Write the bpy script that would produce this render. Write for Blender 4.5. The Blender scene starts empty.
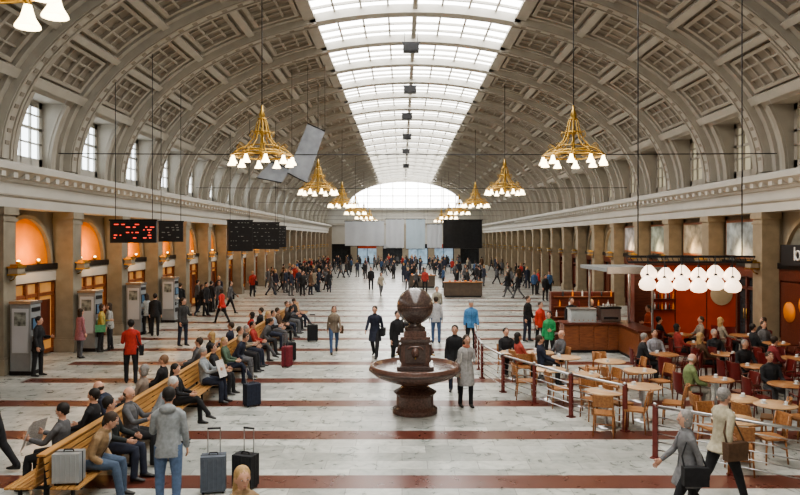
import bpy, math, random
from mathutils import Vector, Matrix
from mathutils.bvhtree import BVHTree
random.seed(7)
R=math.radians
SC=bpy.context.scene
SC.view_settings.look='AgX - Medium High Contrast'
HC=0.55; W=12.7; CAMZ=4.0; F=680.0; VX=402.0; VY=239.0
Y0=-8.0; Y1=108.4; BAY=4.2
def px(x,y,z=0.0):
    s=(y-VY)/(CAMZ-z); return ((x-VX)/s, F/s)
def zceil(X): return 6.4+7.4*math.sqrt(max(0,1-((X-HC)/W)**2))-.08
# ---------------------------------------------------------------- materials
_mc={}
def mk(name,col,rough=.6,metal=0,nscale=0,namt=.15,bump=0,emit=None,es=0,spec=None,coat=0):
    if name in _mc: return _mc[name]
    m=bpy.data.materials.new(name); m.use_nodes=True; nt=m.node_tree; b=nt.nodes['Principled BSDF']
    b.inputs['Base Color'].default_value=(*col,1); b.inputs['Roughness'].default_value=rough; b.inputs['Metallic'].default_value=metal
    if coat: b.inputs['Coat Weight'].default_value=coat
    if emit: b.inputs['Emission Color'].default_value=(*emit,1); b.inputs['Emission Strength'].default_value=es
    if nscale:
        tc=nt.nodes.new('ShaderNodeTexCoord'); n=nt.nodes.new('ShaderNodeTexNoise'); n.inputs['Scale'].default_value=nscale; n.inputs['Detail'].default_value=4
        nt.links.new(tc.outputs['Object'],n.inputs['Vector'])
        r=nt.nodes.new('ShaderNodeValToRGB'); r.color_ramp.elements[0].position=.3; r.color_ramp.elements[1].position=.7
        r.color_ramp.elements[0].color=(*[c*(1-namt) for c in col],1); r.color_ramp.elements[1].color=(*[min(1,c*(1+namt)) for c in col],1)
        nt.links.new(n.outputs['Fac'],r.inputs['Fac']); nt.links.new(r.outputs['Color'],b.inputs['Base Color'])
        if bump:
            bp=nt.nodes.new('ShaderNodeBump'); bp.inputs['Strength'].default_value=bump; bp.inputs['Distance'].default_value=.01
            nt.links.new(n.outputs['Fac'],bp.inputs['Height']); nt.links.new(bp.outputs['Normal'],b.inputs['Normal'])
    _mc[name]=m; return m
def wood(name,c1,c2,rough=.45,sc=(2,12,12)):
    if name in _mc: return _mc[name]
    m=bpy.data.materials.new(name); m.use_nodes=True; nt=m.node_tree; b=nt.nodes['Principled BSDF']; b.inputs['Roughness'].default_value=rough
    tc=nt.nodes.new('ShaderNodeTexCoord'); mp=nt.nodes.new('ShaderNodeMapping'); mp.inputs['Scale'].default_value=sc
    n=nt.nodes.new('ShaderNodeTexNoise'); n.inputs['Scale'].default_value=2; n.inputs['Detail'].default_value=5
    r=nt.nodes.new('ShaderNodeValToRGB'); r.color_ramp.elements[0].color=(*c1,1); r.color_ramp.elements[1].color=(*c2,1)
    r.color_ramp.elements[0].position=.35; r.color_ramp.elements[1].position=.65
    nt.links.new(tc.outputs['Object'],mp.inputs['Vector']); nt.links.new(mp.outputs['Vector'],n.inputs['Vector'])
    nt.links.new(n.outputs['Fac'],r.inputs['Fac']); nt.links.new(r.outputs['Color'],b.inputs['Base Color'])
    _mc[name]=m; return m
def cloth(c,rough=.9):
    k='cloth_%02x%02x%02x'%tuple(int(x*255) for x in c)
    return mk(k,c,rough,0,18,.18,.15)
def skin(c=(.62,.36,.25)): return mk('skin_%02x%02x'%(int(c[0]*255),int(c[1]*255)),c,.55,0,10,.06)

M_stone=mk('rib_painted_stone',(.42,.395,.345),.7,0,1.5,.08)
M_light=mk('skylight_frame_paint',(.50,.48,.43),.6,0,1.5,.05)
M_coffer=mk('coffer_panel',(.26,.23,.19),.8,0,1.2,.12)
M_frame=mk('coffer_frame',(.37,.34,.29),.75,0,2,.07)
M_ent=mk('entablature_plaster',(.48,.465,.425),.7,0,1.0,.06)
M_pier=mk('pier_limestone',(.26,.23,.175),.6,0,2.5,.16,.1)
M_pier2=mk('pier_limestone_warm',(.30,.24,.16),.6,0,2.5,.16,.1)
M_wall=mk('wall_plaster',(.28,.24,.18),.8,0,1.3,.08)
M_dark=mk('dark_metal',(.03,.03,.032),.4,.6,6,.1)
M_black=mk('black_paint',(.015,.015,.017),.5,0,6,.1)
M_steel=mk('brushed_steel',(.55,.55,.56),.28,1,20,.06)
M_brass=mk('aged_brass',(.50,.32,.09),.38,1,8,.15)
M_glassd=mk('dark_shop_glass',(.04,.045,.05),.08,0,3,.2)
M_orange=mk('tympanum_orange_paint',(.82,.25,.02),.7,0,1.5,.12)
M_sky=mk('skylight_frosted_glass',(.9,.95,1),.3,0,.6,.03,0,(1.0,.985,.96),7.2)
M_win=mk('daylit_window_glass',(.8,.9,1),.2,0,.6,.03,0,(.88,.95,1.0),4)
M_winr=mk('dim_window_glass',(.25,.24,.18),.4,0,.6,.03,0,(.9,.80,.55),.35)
M_bulb=mk('lit_opal_shade',(1,.9,.7),.3,0,2,.03,0,(1,.80,.48),8)
M_bulb2=mk('lit_white_globe',(.9,.8,.7),.3,0,2,.02,0,(1,.74,.52),2.2)
M_warmg=mk('warm_lit_shop_glass',(.20,.12,.06),.15,0,.9,.7,0,(1,.45,.12),.35)
M_granite=mk('red_granite',(.12,.065,.05),.25,0,25,.35,.02,coat=.3)
M_granited=mk('dark_granite',(.085,.058,.05),.22,0,25,.3,.02,coat=.4)
M_wdbench=wood('bench_wood',(.36,.18,.06),(.50,.28,.10),.4,(12,.6,12))
M_wdlight=wood('birch_wood',(.26,.11,.04),(.40,.19,.075),.4)
M_wdtop=wood('table_top_wood',(.42,.25,.13),(.55,.36,.20),.35)
M_wdred=wood('mahogany_wood',(.085,.022,.014),(.15,.04,.022),.35)
M_wdmid=wood('cherry_wood',(.18,.06,.028),(.27,.10,.042),.35)
M_redch=mk('red_chair_leather',(.13,.014,.012),.4,0,8,.15,.05)
M_redwall=mk('orange_red_laminate',(.50,.06,.015),.45,0,2,.08)
M_white=mk('white_porcelain',(.7,.7,.68),.25,0,5,.03)
M_paper=mk('newsprint',(.55,.53,.50),.9,0,60,.35)
M_redpost=mk('oxide_red_post',(.16,.035,.028),.45,0,8,.12)
M_grey=mk('machine_grey',(.28,.30,.31),.45,.2,6,.06)
M_screen=mk('blue_screen',(.04,.07,.10),.15,0,4,.1,0,(.3,.55,.8),.12)
M_cool=mk('cool_lit_shop_glass',(.3,.38,.42),.15,0,1.2,.5,0,(.5,.75,1),.35)
M_banner=mk('white_banner_cloth',(.50,.52,.55),.85,0,1,.05)
M_jeans=(.06,.10,.19)
# ---------------------------------------------------------------- mesh builder
class MB:
    def __init__(s): s.v=[];s.f=[];s.m=[];s.sm=[];s.mats=[];s.M=Matrix.Identity(4)
    def mi(s,mat):
        if mat not in s.mats: s.mats.append(mat)
        return s.mats.index(mat)
    def add(s,vs,fs,mat,smooth=False):
        o=len(s.v); s.v+= [s.M@Vector(p) for p in vs]; i=s.mi(mat)
        for f in fs: s.f.append(tuple(o+k for k in f)); s.m.append(i); s.sm.append(smooth)
    def box(s,c,d,mat,rz=0,rot=None):
        Q=rot if rot else Matrix.Rotation(rz,3,'Z'); c=Vector(c)
        vs=[c+Q@Vector((sx*d[0]/2,sy*d[1]/2,sz*d[2]/2)) for sx in(-1,1) for sy in(-1,1) for sz in(-1,1)]
        s.add(vs,[(0,1,3,2),(4,6,7,5),(0,4,5,1),(2,3,7,6),(0,2,6,4),(1,5,7,3)],mat)
    def bx(s,x0,x1,y0,y1,z0,z1,mat): s.box(((x0+x1)/2,(y0+y1)/2,(z0+z1)/2),(x1-x0,y1-y0,z1-z0),mat)
    def tube(s,pts,rad,mat,seg=8,side=None,smooth=True,caps=True):
        pts=[Vector(p) for p in pts]; n=len(pts); vs=[]; u=None
        for i,p in enumerate(pts):
            t=(pts[min(i+1,n-1)]-pts[max(i-1,0)]).normalized()
            if side is not None: b=Vector(side)
            elif u is None: b=Vector((0,1,0)) if abs(t.y)<.8 else Vector((1,0,0))
            else: b=u
            u=(b-t*b.dot(t)).normalized(); w=t.cross(u)
            r=rad[i] if isinstance(rad,(list,tuple)) else rad
            ra,rb=r if isinstance(r,(list,tuple)) else (r,r)
            for k in range(seg):
                a=2*math.pi*k/seg; vs.append(p+u*ra*math.cos(a)+w*rb*math.sin(a))
        fs=[]
        for i in range(n-1):
            for k in range(seg):
                k2=(k+1)%seg; fs.append((i*seg+k,i*seg+k2,(i+1)*seg+k2,(i+1)*seg+k))
        if caps: fs.append(tuple(range(seg))[::-1]); fs.append(tuple(range((n-1)*seg,n*seg)))
        s.add(vs,fs,mat,smooth)
    def lathe(s,prof,c,mat,seg=24,smooth=True,rot=None):
        vs=[];c=Vector(c);n=len(prof)
        for r,z in prof:
            for k in range(seg):
                a=2*math.pi*k/seg; p=Vector((max(r,1e-4)*math.cos(a),max(r,1e-4)*math.sin(a),z)); vs.append(c+(rot@p if rot else p))
        fs=[]
        for i in range(n-1):
            for k in range(seg):
                k2=(k+1)%seg; fs.append((i*seg+k,i*seg+k2,(i+1)*seg+k2,(i+1)*seg+k))
        fs.append(tuple(range(seg))[::-1]); fs.append(tuple(range((n-1)*seg,n*seg)))
        s.add(vs,fs,mat,smooth)
    def ell(s,c,r,mat,seg=12,rings=8,rot=None):
        prof=[(math.sin(math.pi*i/rings),-math.cos(math.pi*i/rings)) for i in range(rings+1)]
        vs=[];c=Vector(c)
        for q,z in prof:
            for k in range(seg):
                a=2*math.pi*k/seg; p=Vector((max(q,.01)*math.cos(a)*r[0],max(q,.01)*math.sin(a)*r[1],z*r[2])); vs.append(c+(rot@p if rot else p))
        fs=[]
        for i in range(rings):
            for k in range(seg):
                k2=(k+1)%seg; fs.append((i*seg+k,i*seg+k2,(i+1)*seg+k2,(i+1)*seg+k))
        fs.append(tuple(range(seg))[::-1]); fs.append(tuple(range(rings*seg,(rings+1)*seg)))
        s.add(vs,fs,mat,True)
    def torus(s,c,Rr,r,mat,seg=32,ss=6,rot=None):
        vs=[];fs=[];c=Vector(c)
        for i in range(seg):
            a=2*math.pi*i/seg
            for k in range(ss):
                b=2*math.pi*k/ss; p=Vector(((Rr+r*math.cos(b))*math.cos(a),(Rr+r*math.cos(b))*math.sin(a),r*math.sin(b)))
                vs.append(c+(rot@p if rot else p))
        for i in range(seg):
            for k in range(ss):
                i2=(i+1)%seg;k2=(k+1)%ss; fs.append((i*ss+k,i2*ss+k,i2*ss+k2,i*ss+k2))
        s.add(vs,fs,mat,True)
    def prism(s,poly,y0,y1,mat):
        n=len(poly); vs=[(p[0],y0,p[1]) for p in poly]+[(p[0],y1,p[1]) for p in poly]
        fs=[(k,(k+1)%n,n+(k+1)%n,n+k) for k in range(n)]+[tuple(range(n))[::-1],tuple(range(n,2*n))]
        s.add(vs,fs,mat)
    def mesh(s,name):
        me=bpy.data.meshes.new(name); me.from_pydata([tuple(v) for v in s.v],[],s.f)
        for m in s.mats: me.materials.append(m)
        me.polygons.foreach_set('material_index',s.m); me.polygons.foreach_set('use_smooth',s.sm); me.update(); return me
    def build(s,name,loc=(0,0,0),rz=0,bevel=0,parent=None):
        o=obj(name,s.mesh(name),loc,rz,parent)
        if bevel:
            b=o.modifiers.new('bevel','BEVEL'); b.width=bevel; b.segments=2; b.limit_method='ANGLE'
        return o
def obj(name,me,loc=(0,0,0),rz=0,parent=None):
    o=bpy.data.objects.new(name,me); SC.collection.objects.link(o); o.location=loc; o.rotation_euler=(0,0,rz)
    if parent: o.parent=parent
    return o
# ---------------------------------------------------------------- humans
def hand(mb,w,d,inw,fw,mat,k=1.0,curl=.5):
    d=d.normalized(); n=(inw-d*inw.dot(d)).normalized(); t=d.cross(n).normalized()
    if t.dot(fw)<0: t=-t
    mb.tube([w-d*.03*k,w+d*.02*k,w+d*.06*k,w+d*.095*k],[(.024*k,.02*k),(.034*k,.017*k),(.042*k,.015*k),(.040*k,.012*k)],mat,8,side=t)
    for i,(o,l) in enumerate([(.030,.066),(.010,.076),(-.011,.070),(-.030,.054)]):
        b=w+d*.085*k+t*o*k; p1=b+(d*math.cos(curl*.5)+n*math.sin(curl*.5))*l*.5*k; p2=p1+(d*math.cos(curl*1.5)+n*math.sin(curl*1.5))*l*.55*k
        mb.tube([b,p1,p2],[.0098*k,.009*k,.007*k],mat,5)
    b=w+d*.025*k+t*.026*k; p1=b+(d*.6+t*.7+n*.2).normalized()*.04*k; p2=p1+(d*.9+t*.25+n*.3).normalized()*.034*k
    mb.tube([b,p1,p2],[.014*k,.011*k,.008*k],mat,5)
POSES={
 'stand':dict(legs=((4,4),(-3,3)),arms=((6,9,14,4),(-2,9,18,4))),
 'hold':dict(legs=((3,3),(-4,3)),arms=((12,10,85,-15),(5,9,15,4))),
 'cross':dict(legs=((3,3),(-3,3)),arms=((22,8,85,-35),(22,8,88,-35))),
 'walk':dict(legs=((25,6),(-16,18)),arms=((-18,9,12,4),(24,9,25,4))),
 'walk2':dict(legs=((-18,22),(22,4)),arms=((24,9,28,3),(-16,9,14,4))),
 'sit':dict(legs=((84,80),(86,90)),arms=((18,10,52,-12),(20,10,50,-10))),
 'sitlean':dict(legs=((84,84),(86,76)),arms=((5,10,70,-25),(8,10,66,-22)),lean=26),
 'sitread':dict(legs=((84,80),(86,86)),arms=((32,12,66,-8),(32,12,66,-8))),
 'sitcross':dict(legs=((86,84),(98,62)),arms=((16,10,60,-22),(18,10,58,-20))),
 'sitreach':dict(legs=((84,78),(86,92)),arms=((40,8,42,-6),(22,10,62,-14)),lean=8),
}
def human(H=1.75,fem=False,pose='stand',lean=None,head=(0,0),top=(.03,.03,.035),bot=(.03,.03,.04),shoe=(.02,.018,.016),hair=(.05,.03,.02),sk=(.58,.33,.23),coat=0,hst='short',vox=.018,fat=1.0,props=(),scarf=None,hood=False,hat=None):
    P=POSES[pose]; lean=P.get('lean',2 if not pose.startswith('sit') else -6) if lean is None else lean
    sit=pose.startswith('sit')
    k=H/1.75; Mt=cloth(top); Mbm=cloth(bot); Ms=mk('shoe_%d'%int(shoe[0]*255),shoe,.5,0,10,.1); Mk=skin(sk); Mh=mk('hair_%d_%d'%(int(hair[0]*255),int(hair[2]*255)),hair,.7,0,30,.3,.3)
    a=MB(); e=MB(); L1=.435;L2=.43
    hz=max(L1*math.cos(R(x[0]))+L2*math.cos(R(x[0]-x[1])) for x in P['legs'])+.085
    up=Vector((math.sin(R(lean)),0,math.cos(R(lean)))); fw=Vector((math.cos(R(lean)),0,-math.sin(R(lean)))); Yv=Vector((0,1,0))
    pel=Vector((0,0,hz)); T=lambda u,f=0,s=0: pel+up*u+fw*f+Yv*s
    sw=.86 if fem else .96; g=fat*1.03
    ring=[(-.09,.14,.10,0),(-.02,.172*(1.0 if not fem else 1.04),.12,0),(.08,.160,.120,.0),(.18,.150*(1 if not fem else .9),.112,.0),(.30,.168*sw,.125,.012),(.40,.185*sw,.122,.008),(.46,.160*sw,.10,0),(.505,.105,.075,-.005),(.535,.07,.06,0)]
    ring=[(u,s_*g,d_*g,f) for u,s_,d_,f in ring]
    a.tube([T(u,f) for u,_,_,f in ring],[(s_,d_) for _,s_,d_,_ in ring],Mt,16,side=Yv)
    a.tube([T(-.13),T(-.06),T(0)],[(.10*g,.08*g),(.155*g,.11*g),(.15*g,.10*g)],Mbm,14,side=Yv)
    a.tube([T(.50),T(.56,.008),T(.63,.02)],[.056,.053,.052],Mk,10)
    a.torus(T(.525,.0),.060,.021,Mt,14,7,Matrix.Rotation(R(lean-12),3,'Y'))
    if not sit: a.tube([T(.08),T(-.03),T(-.15)],[(.160*g,.122*g),(.182*g,.138*g),(.180*g,.138*g)],Mt,18,side=Yv)
    dk=cloth(tuple(min(1,c*.45+.004) for c in top))
    e.tube([T(-.06 if not sit else .04,.135*g if not sit else .128*g),T(.18,.116*g),T(.32,.139*g),T(.42,.128*g),T(.49,.088*g)],.006,dk,5)
    if scarf: a.torus(T(.535,.005),.062,.034,cloth(scarf),14,8,Matrix.Rotation(R(lean),3,'Y'))
    if hood: a.ell(T(.52,-.075),(.075,.12,.07),Mt)
    for (an,kn),sg in zip(P['legs'],(1,-1)):
        hip=Vector((0,.092*sg,hz)); ab=.06 if not sit else .10
        if pose=='sitcross' and sg==-1: ab=-.12
        d1=Vector((math.sin(R(an)),ab*sg,-math.cos(R(an)))).normalized(); kp=hip+d1*L1
        d2=Vector((math.sin(R(an-kn)),0.0,-math.cos(R(an-kn)))).normalized(); ap=kp+d2*L2
        loose=1.12 if not fem else 1.02
        a.tube([hip,hip+d1*.13,hip+d1*.28,kp,kp+d2*.10,kp+d2*.25,ap+d2*.02],[r*g**.5*loose for r in (.090,.087,.075,.060,.060,.052,.050)],Mbm,12)
        if ap.z>.115 and an<40:
            fp=math.asin(min(.9,(ap.z-.05)/.20)) if an<0 else -.25
        elif pose=='sitcross' and sg==-1: fp=.2
        else: fp=0
        fx=Vector((math.cos(fp),0,-math.sin(fp))); fz=Vector((math.sin(fp),0,math.cos(fp))); 
        a.tube([ap-fx*.06-fz*.045,ap-fx*.03-fz*.042,ap+fx*.06-fz*.045,ap+fx*.13-fz*.058,ap+fx*.185-fz*.062],[(.028,.036),(.038,.042),(.043,.038),(.045,.026),(.03,.018)],Ms,10,side=Yv)
        a.tube([ap+d2*-.05,ap+fx*.01-fz*.04],[.038,.038],Ms,8)
    for (p_,b_,el,b2),sg in zip(P['arms'],(1,-1)):
        sh=T(.445,0,.180*sw*sg*g)
        D=lambda p,b:(-up*math.cos(R(p))*math.cos(R(b))+fw*math.sin(R(p))*math.cos(R(b))+Yv*sg*math.sin(R(b))).normalized()
        d1=D(p_,b_); d2=D(p_+el,b2); ep=sh+d1*.285; wp=ep+d2*.245; q=.9 if fem else 1.0
        a.tube([T(.46,0,.05*sg),T(.462,0,.13*sw*sg),sh+d1*.03,sh+d1*.15,ep-d1*.02,ep+d2*.03,ep+d2*.10,wp],[r*q*g**.5 for r in (.055,.058,.058,.053,.048,.050,.048,.038)],Mt,12)
        hand(e,wp,d2,-Yv*sg,fw*.6-up*.0+Vector((.3,0,.5)),Mk,1.0)
    if coat and not sit:
        sp=.03 if pose in('stand','hold','cross') else .085
        c0=T(.16); pts=[c0,T(0),pel+Vector((0,0,-coat*.5)),pel+Vector((0,0,-coat))]
        a.tube(pts,[(.145*g,.11*g),(.182*g,.13*g),(.20*g,.13*g+sp*.6),(.21*g,.14*g+sp)],Mt,18,side=Yv)
    elif coat:
        a.tube([T(0),pel+Vector((.16,0,.0)),pel+Vector((.36,0,-.01))],[(.18,.12),(.20,.10),(.19,.09)],Mt,14,side=Yv)
    HR=Matrix.Rotation(R(head[0]),3,'Z')@Matrix.Rotation(R(head[1]+lean*.4),3,'Y'); C=T(.668,.022)
    HS=1.08
    h=lambda x,y,z: C+HR@Vector((x,y,z))*HS
    def hell(c,r,m,*aa): 
        a.ell(c,tuple(q*HS for q in r),m,int(aa[0]),aa[1],HR)
    hell(h(-.006,0,.028),(.092,.075,.092),Mk,16,10)
    a.tube([h(.0,0,.0),h(.022,0,-.045),h(.034,0,-.088)],[(.075,.083),(.060,.066),(.033,.037)],Mk,12,side=HR@Yv)
    a.tube([h(.078,0,.028),h(.100,0,-.004),h(.098,0,-.018)],[(.009,.010),(.014,.014),(.013,.01)],Mk,8,side=HR@Yv)
    for sg in(1,-1): hell(h(-.002,.079*sg,-.002),(.018,.009,.030),Mk,8,6)
    if hst!='bald':
        hell(h(-.022,0,.046),(.094,.086,.092),Mh,16,10)
        a.tube([h(-.045,0,.03),h(-.062,0,-.05)],[(.082,.054),(.054,.033)],Mh,12,side=HR@Yv)
    else:
        hell(h(-.030,0,.0),(.072,.082,.045),Mh,14,8)
    if hst=='long':
        a.tube([h(-.03,0,.05),h(-.05,0,-.04),h(-.055,0,-.13),h(-.05,0,-.20)],[(.092,.064),(.097,.060),(.10,.052),(.07,.03)],Mh,14,side=HR@Yv)
    if hst=='bob': a.tube([h(-.02,0,.05),h(-.03,0,-.03),h(-.03,0,-.085)],[(.094,.079),(.102,.074),(.094,.059)],Mh,14,side=HR@Yv)
    if hst=='bun': hell(h(-.115,0,.07),(.04,.04,.04),Mh,10,8)
    if hst=='pony': a.tube([h(-.10,0,.05),h(-.14,0,-.02),h(-.12,0,-.13)],[.03,.035,.015],Mh,8)
    if hat: a.lathe([(.099,0),(.106,.03),(.098,.08),(.055,.11),(.0,.118)],h(-.01,0,.055),cloth(hat),14,True,HR)
    Mw=mk('eye_white',(.55,.50,.46),.3,0,5,.02); Mi=mk('iris_dark',(.04,.03,.02),.3,0,5,.02); Ml=mk('lips',(.36,.14,.11),.5,0,5,.05)
    for sg in(1,-1):
        e.ell(h(.0775,.030*sg,.012),(.009,.013,.007),Mw,8,6,HR); e.ell(h(.0835,.030*sg,.012),(.005,.007,.007),Mi,8,5,HR)
        e.tube([h(.082,.016*sg,.031),h(.083,.030*sg,.034),h(.074,.044*sg,.029)],[.003,.004,.002],Mh,5)
    e.ell(h(.0835,0,-.050),(.007,.022,.006),Ml,8,5,HR)
    for pr in props:
        c=cloth(pr[1])
        if pr[0]=='bag':
            s_=pr[2] if len(pr)>2 else 1
            b=T(-.05,-.0,.27*s_); e.box(b,(.34,.11,.26),c); e.box(b+Vector((0,0,.05)),(.345,.125,.15),c)
            e.tube([b+Vector((-.15,0,.12)),T(.2,-.13,.18*s_),T(.50,-.0,.11*s_),T(.2,.14,.18*s_),b+Vector((.15,0,.12))],.013,c,6)
        if pr[0]=='paper':
            q=T(.26,.47)
            for sg in(1,-1):
                e.box(q+Vector((.0,.15*sg,.0)),(.006,.31,.42),M_paper,rot=Matrix.Rotation(R(18*sg),3,'Z')@Matrix.Rotation(R(-18),3,'Y'))
        if pr[0]=='shirt':
            e.tube([T(.30,.132),T(.42,.122),T(.50,.075)],[(.022,.012),(.04,.014),(.035,.02)],c,8,side=Yv)
    S=Matrix.Scale(k,4)
    for b in(a,e): b.v=[S@v for v in b.v]
    src=a.mesh('tmp'); o=bpy.data.objects.new('tmp',src); SC.collection.objects.link(o)
    rm=o.modifiers.new('r','REMESH'); rm.mode='VOXEL'; rm.voxel_size=vox*.95
    sm=o.modifiers.new('s','SMOOTH'); sm.factor=.5; sm.iterations=2
    dg=bpy.context.evaluated_depsgraph_get(); ev=o.evaluated_get(dg); me=ev.to_mesh()
    vs=[v.co.copy() for v in me.vertices]; fs=[tuple(p.vertices) for p in me.polygons]
    bvh=BVHTree.FromPolygons([tuple(v) for v in a.v],a.f)
    out=MB(); out.mats=list(a.mats); out.v=vs; out.f=fs
    for f in fs:
        c=sum((vs[i] for i in f),Vector())/len(f); hit=bvh.find_nearest(c)
        out.m.append(a.m[hit[2]] if hit[2] is not None else 0); out.sm.append(True)
    ev.to_mesh_clear(); bpy.data.objects.remove(o); bpy.data.meshes.remove(src)
    off=len(out.v); out.v+=e.v
    for f,m,sm_ in zip(e.f,e.m,e.sm):
        out.f.append(tuple(off+i for i in f)); out.m.append(out.mi(e.mats[m])); out.sm.append(sm_)
    return out.mesh('person_mesh')
def put(name,X,Y,yaw,me=None,z=0,**kw):
    if me is None: me=human(**kw)
    return obj(name,me,(X,Y,z),R(yaw))
BK=(.02,.02,.022); NV=(.025,.03,.05); GR=(.10,.10,.105); LG=(.33,.34,.35); TAN=(.30,.20,.11); BR=(.10,.055,.03); RED=(.40,.025,.025); CREAM=(.52,.46,.35); BLU=(.08,.22,.42); GRN=(.04,.27,.10)
HB=(.04,.025,.015); HD=(.015,.012,.01); HG=(.25,.235,.22); HW=(.55,.53,.50); HBl=(.40,.26,.11)
def standing(pxx,py,yaw,fem=False,pose='stand',**kw):
    X,Y=px(pxx,py); nm=('walking_' if pose.startswith('walk') else 'standing_')+('woman' if fem else 'man')
    return put(nm,X,Y,yaw,fem=fem,pose=pose,**kw)
put('standing_man',-3.42,9.95,100,H=1.82,pose='hold',top=(.27,.29,.30),bot=(.10,.15,.25),hair=HD,hood=True,vox=.013,head=(10,12),hst='short')
put('walking_woman',3.95,9.4,178,H=1.70,fem=True,pose='walk',top=(.17,.17,.175),bot=BK,hair=HG,hst='bob',vox=.014,coat=.25,props=(('bag',BK,1),))
put('walking_man',4.85,10.3,15,H=1.80,pose='walk2',top=(.40,.36,.26),bot=BK,hair=HG,hst='short',vox=.014,coat=.12,props=(('bag',BR,-1),))
put('walking_woman',-1.70,7.2,-60,H=1.66,fem=True,pose='walk',top=TAN,bot=NV,hair=HBl,hst='long',vox=.014)
put('walking_man',-7.0,11.6,180,H=1.78,pose='walk',top=BK,bot=BK,hair=HD)
standing(466,407,-75,True,'hold',H=1.72,top=(.33,.32,.31),bot=BK,hair=HB,hst='bob',vox=.014,coat=.42,scarf=(.42,.16,.10),props=(('bag',(.42,.40,.35),-1),))
standing(455,392,-100,False,'stand',H=1.75,top=BK,bot=NV,hair=HD)
standing(375,357,-100,False,'walk',H=1.80,top=NV,bot=BK,hair=HB,coat=.35,props=(('bag',BK,1),),vox=.015)
standing(334,353,-80,True,'walk2',H=1.70,top=(.20,.16,.12),bot=M_jeans,hair=HB,hst='long',scarf=CREAM,props=(('bag',BR,1),))
standing(397,368,-60,False,'stand',H=1.78,top=BK,bot=BK,hair=HD,coat=.3)
standing(436,343,90,False,'stand',H=1.78,top=(.42,.42,.44),bot=M_jeans,hair=HB)
standing(409,343,80,False,'walk',H=1.78,top=GR,bot=NV,hair=HB)
standing(471,350,-90,False,'stand',H=1.8,top=BLU,bot=BK,hair=HW,hat=(.4,.4,.4))
standing(38,376,0,False,'hold',H=1.74,top=BK,bot=BK,hair=HD,coat=.2,vox=.015)
standing(80,358,60,True,'stand',H=1.66,top=(.34,.15,.17),bot=GR,hair=HB,hst='long',coat=.3)
standing(101,352,20,True,'hold',H=1.68,top=(.40,.30,.08),bot=BK,hair=HB,hst='bob',props=(('bag',(.1,.3,.15),-1),))
standing(110,350,200,True,'stand',H=1.70,top=(.33,.33,.31),bot=BK,hair=HB,hst='long')
standing(131,383,110,False,'hold',H=1.76,top=(.42,.04,.03),bot=BK,hair=HD,props=(('bag',BK,-1),),vox=.015)
standing(147,334,150,True,'cross',H=1.7,top=(.33,.35,.35),bot=BK,hair=HB,hst='long')
standing(155,336,100,False,'stand',H=1.75,top=BK,bot=BK,hair=HD)
standing(183,346,-30,False,'hold',H=1.80,top=(.05,.05,.05),bot=NV,hair=HB,coat=.1)
standing(180,318,90,False,'stand',H=1.78,top=BK,bot=BK,hair=HB)
standing(222,323,150,True,'walk',H=1.70,top=(.48,.04,.03),bot=BK,hair=HB,hst='bob',coat=.1)
standing(206,316,-20,False,'stand',H=1.76,top=BK,bot=BK,hair=HD,coat=.3)
standing(212,312,160,True,'stand',H=1.68,top=BR,bot=BK,hair=HD,hst='long')
standing(437,322,-90,False,'walk',H=1.78,top=(.33,.31,.25),bot=GR,hair=HB)
standing(197,312,40,False,'stand',H=1.76,top=GR,bot=BK,hair=HD)
standing(381,296,-70,True,'walk2',H=1.70,top=(.35,.31,.24),bot=GR,hair=HB,hst='bob')
standing(371,290,-90,False,'stand',H=1.78,top=BK,bot=BK,hair=HB)
standing(425,292,-90,False,'stand',H=1.78,top=(.35,.05,.04),bot=BK,hair=HB)
put('standing_woman',4.75,21.9,-120,fem=True,pose='hold',H=1.68,top=GRN,bot=BK,hair=HD,hst='bob')
put('standing_woman',5.05,24.9,-60,fem=True,pose='stand',H=1.70,top=(.5,.05,.03),bot=BK,hair=HB,hst='bun')
put('standing_man',6.4,25.7,-90,pose='hold',H=1.78,top=BK,bot=BK,hair=HB)
put('standing_woman',7.2,25.9,-70,fem=True,pose='hold',H=1.70,top=BK,bot=BK,hair=HBl,hst='pony')
put('standing_woman',8.65,23.8,190,fem=True,pose='hold',H=1.68,top=(.45,.08,.03),bot=BK,hair=HB,hst='bun')
put('standing_man',4.9,26.6,-40,pose='stand',H=1.78,top=BK,bot=NV,hair=HB)
BX=-5.15
def seatR(Y,**kw):
    nm='seated_woman' if kw.get('fem') else 'seated_man'; put(nm,BX+.34,Y,kw.pop('yaw',0),z=-.0,**kw)
def seatL(Y,**kw):
    nm='seated_woman' if kw.get('fem') else 'seated_man'; put(nm,BX-.34,Y,kw.pop('yaw',180),**kw)
seatR(10.5,pose='sitlean',top=TAN,bot=(.07,.10,.15),hair=HB,H=1.8,vox=.013,head=(15,12),props=(('shirt',LG),))
seatR(11.3,pose='sit',top=(.025,.03,.03),bot=NV,hair=HD,H=1.78,vox=.013,head=(30,5))
seatR(12.1,pose='sitread',top=GR,bot=BK,hair=HB,hst='bald',H=1.76,vox=.014,head=(0,18))
seatR(13.35,pose='sitlean',top=(.30,.34,.38),bot=LG,hair=HW,H=1.76,vox=.014,head=(0,15))
seatR(14.6,pose='sitcross',fem=True,top=BK,bot=BK,hair=HD,hst='long',H=1.72,vox=.015,head=(-10,10))
seatR(16.6,pose='sitread',top=(.26,.28,.29),bot=NV,hair=HG,head=(0,20),props=(('paper',LG),))
cols=[(BK,HD),((.08,.12,.08),HBl),(NV,HB),((.28,.23,.17),HB),(BK,HG),((.33,.04,.03),HD),(GR,HB),(BK,HBl),((.25,.27,.3),HD),(BR,HB),(BK,HD),(GR,HB),(NV,HG),(BK,HB)]
yy=17.5
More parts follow.
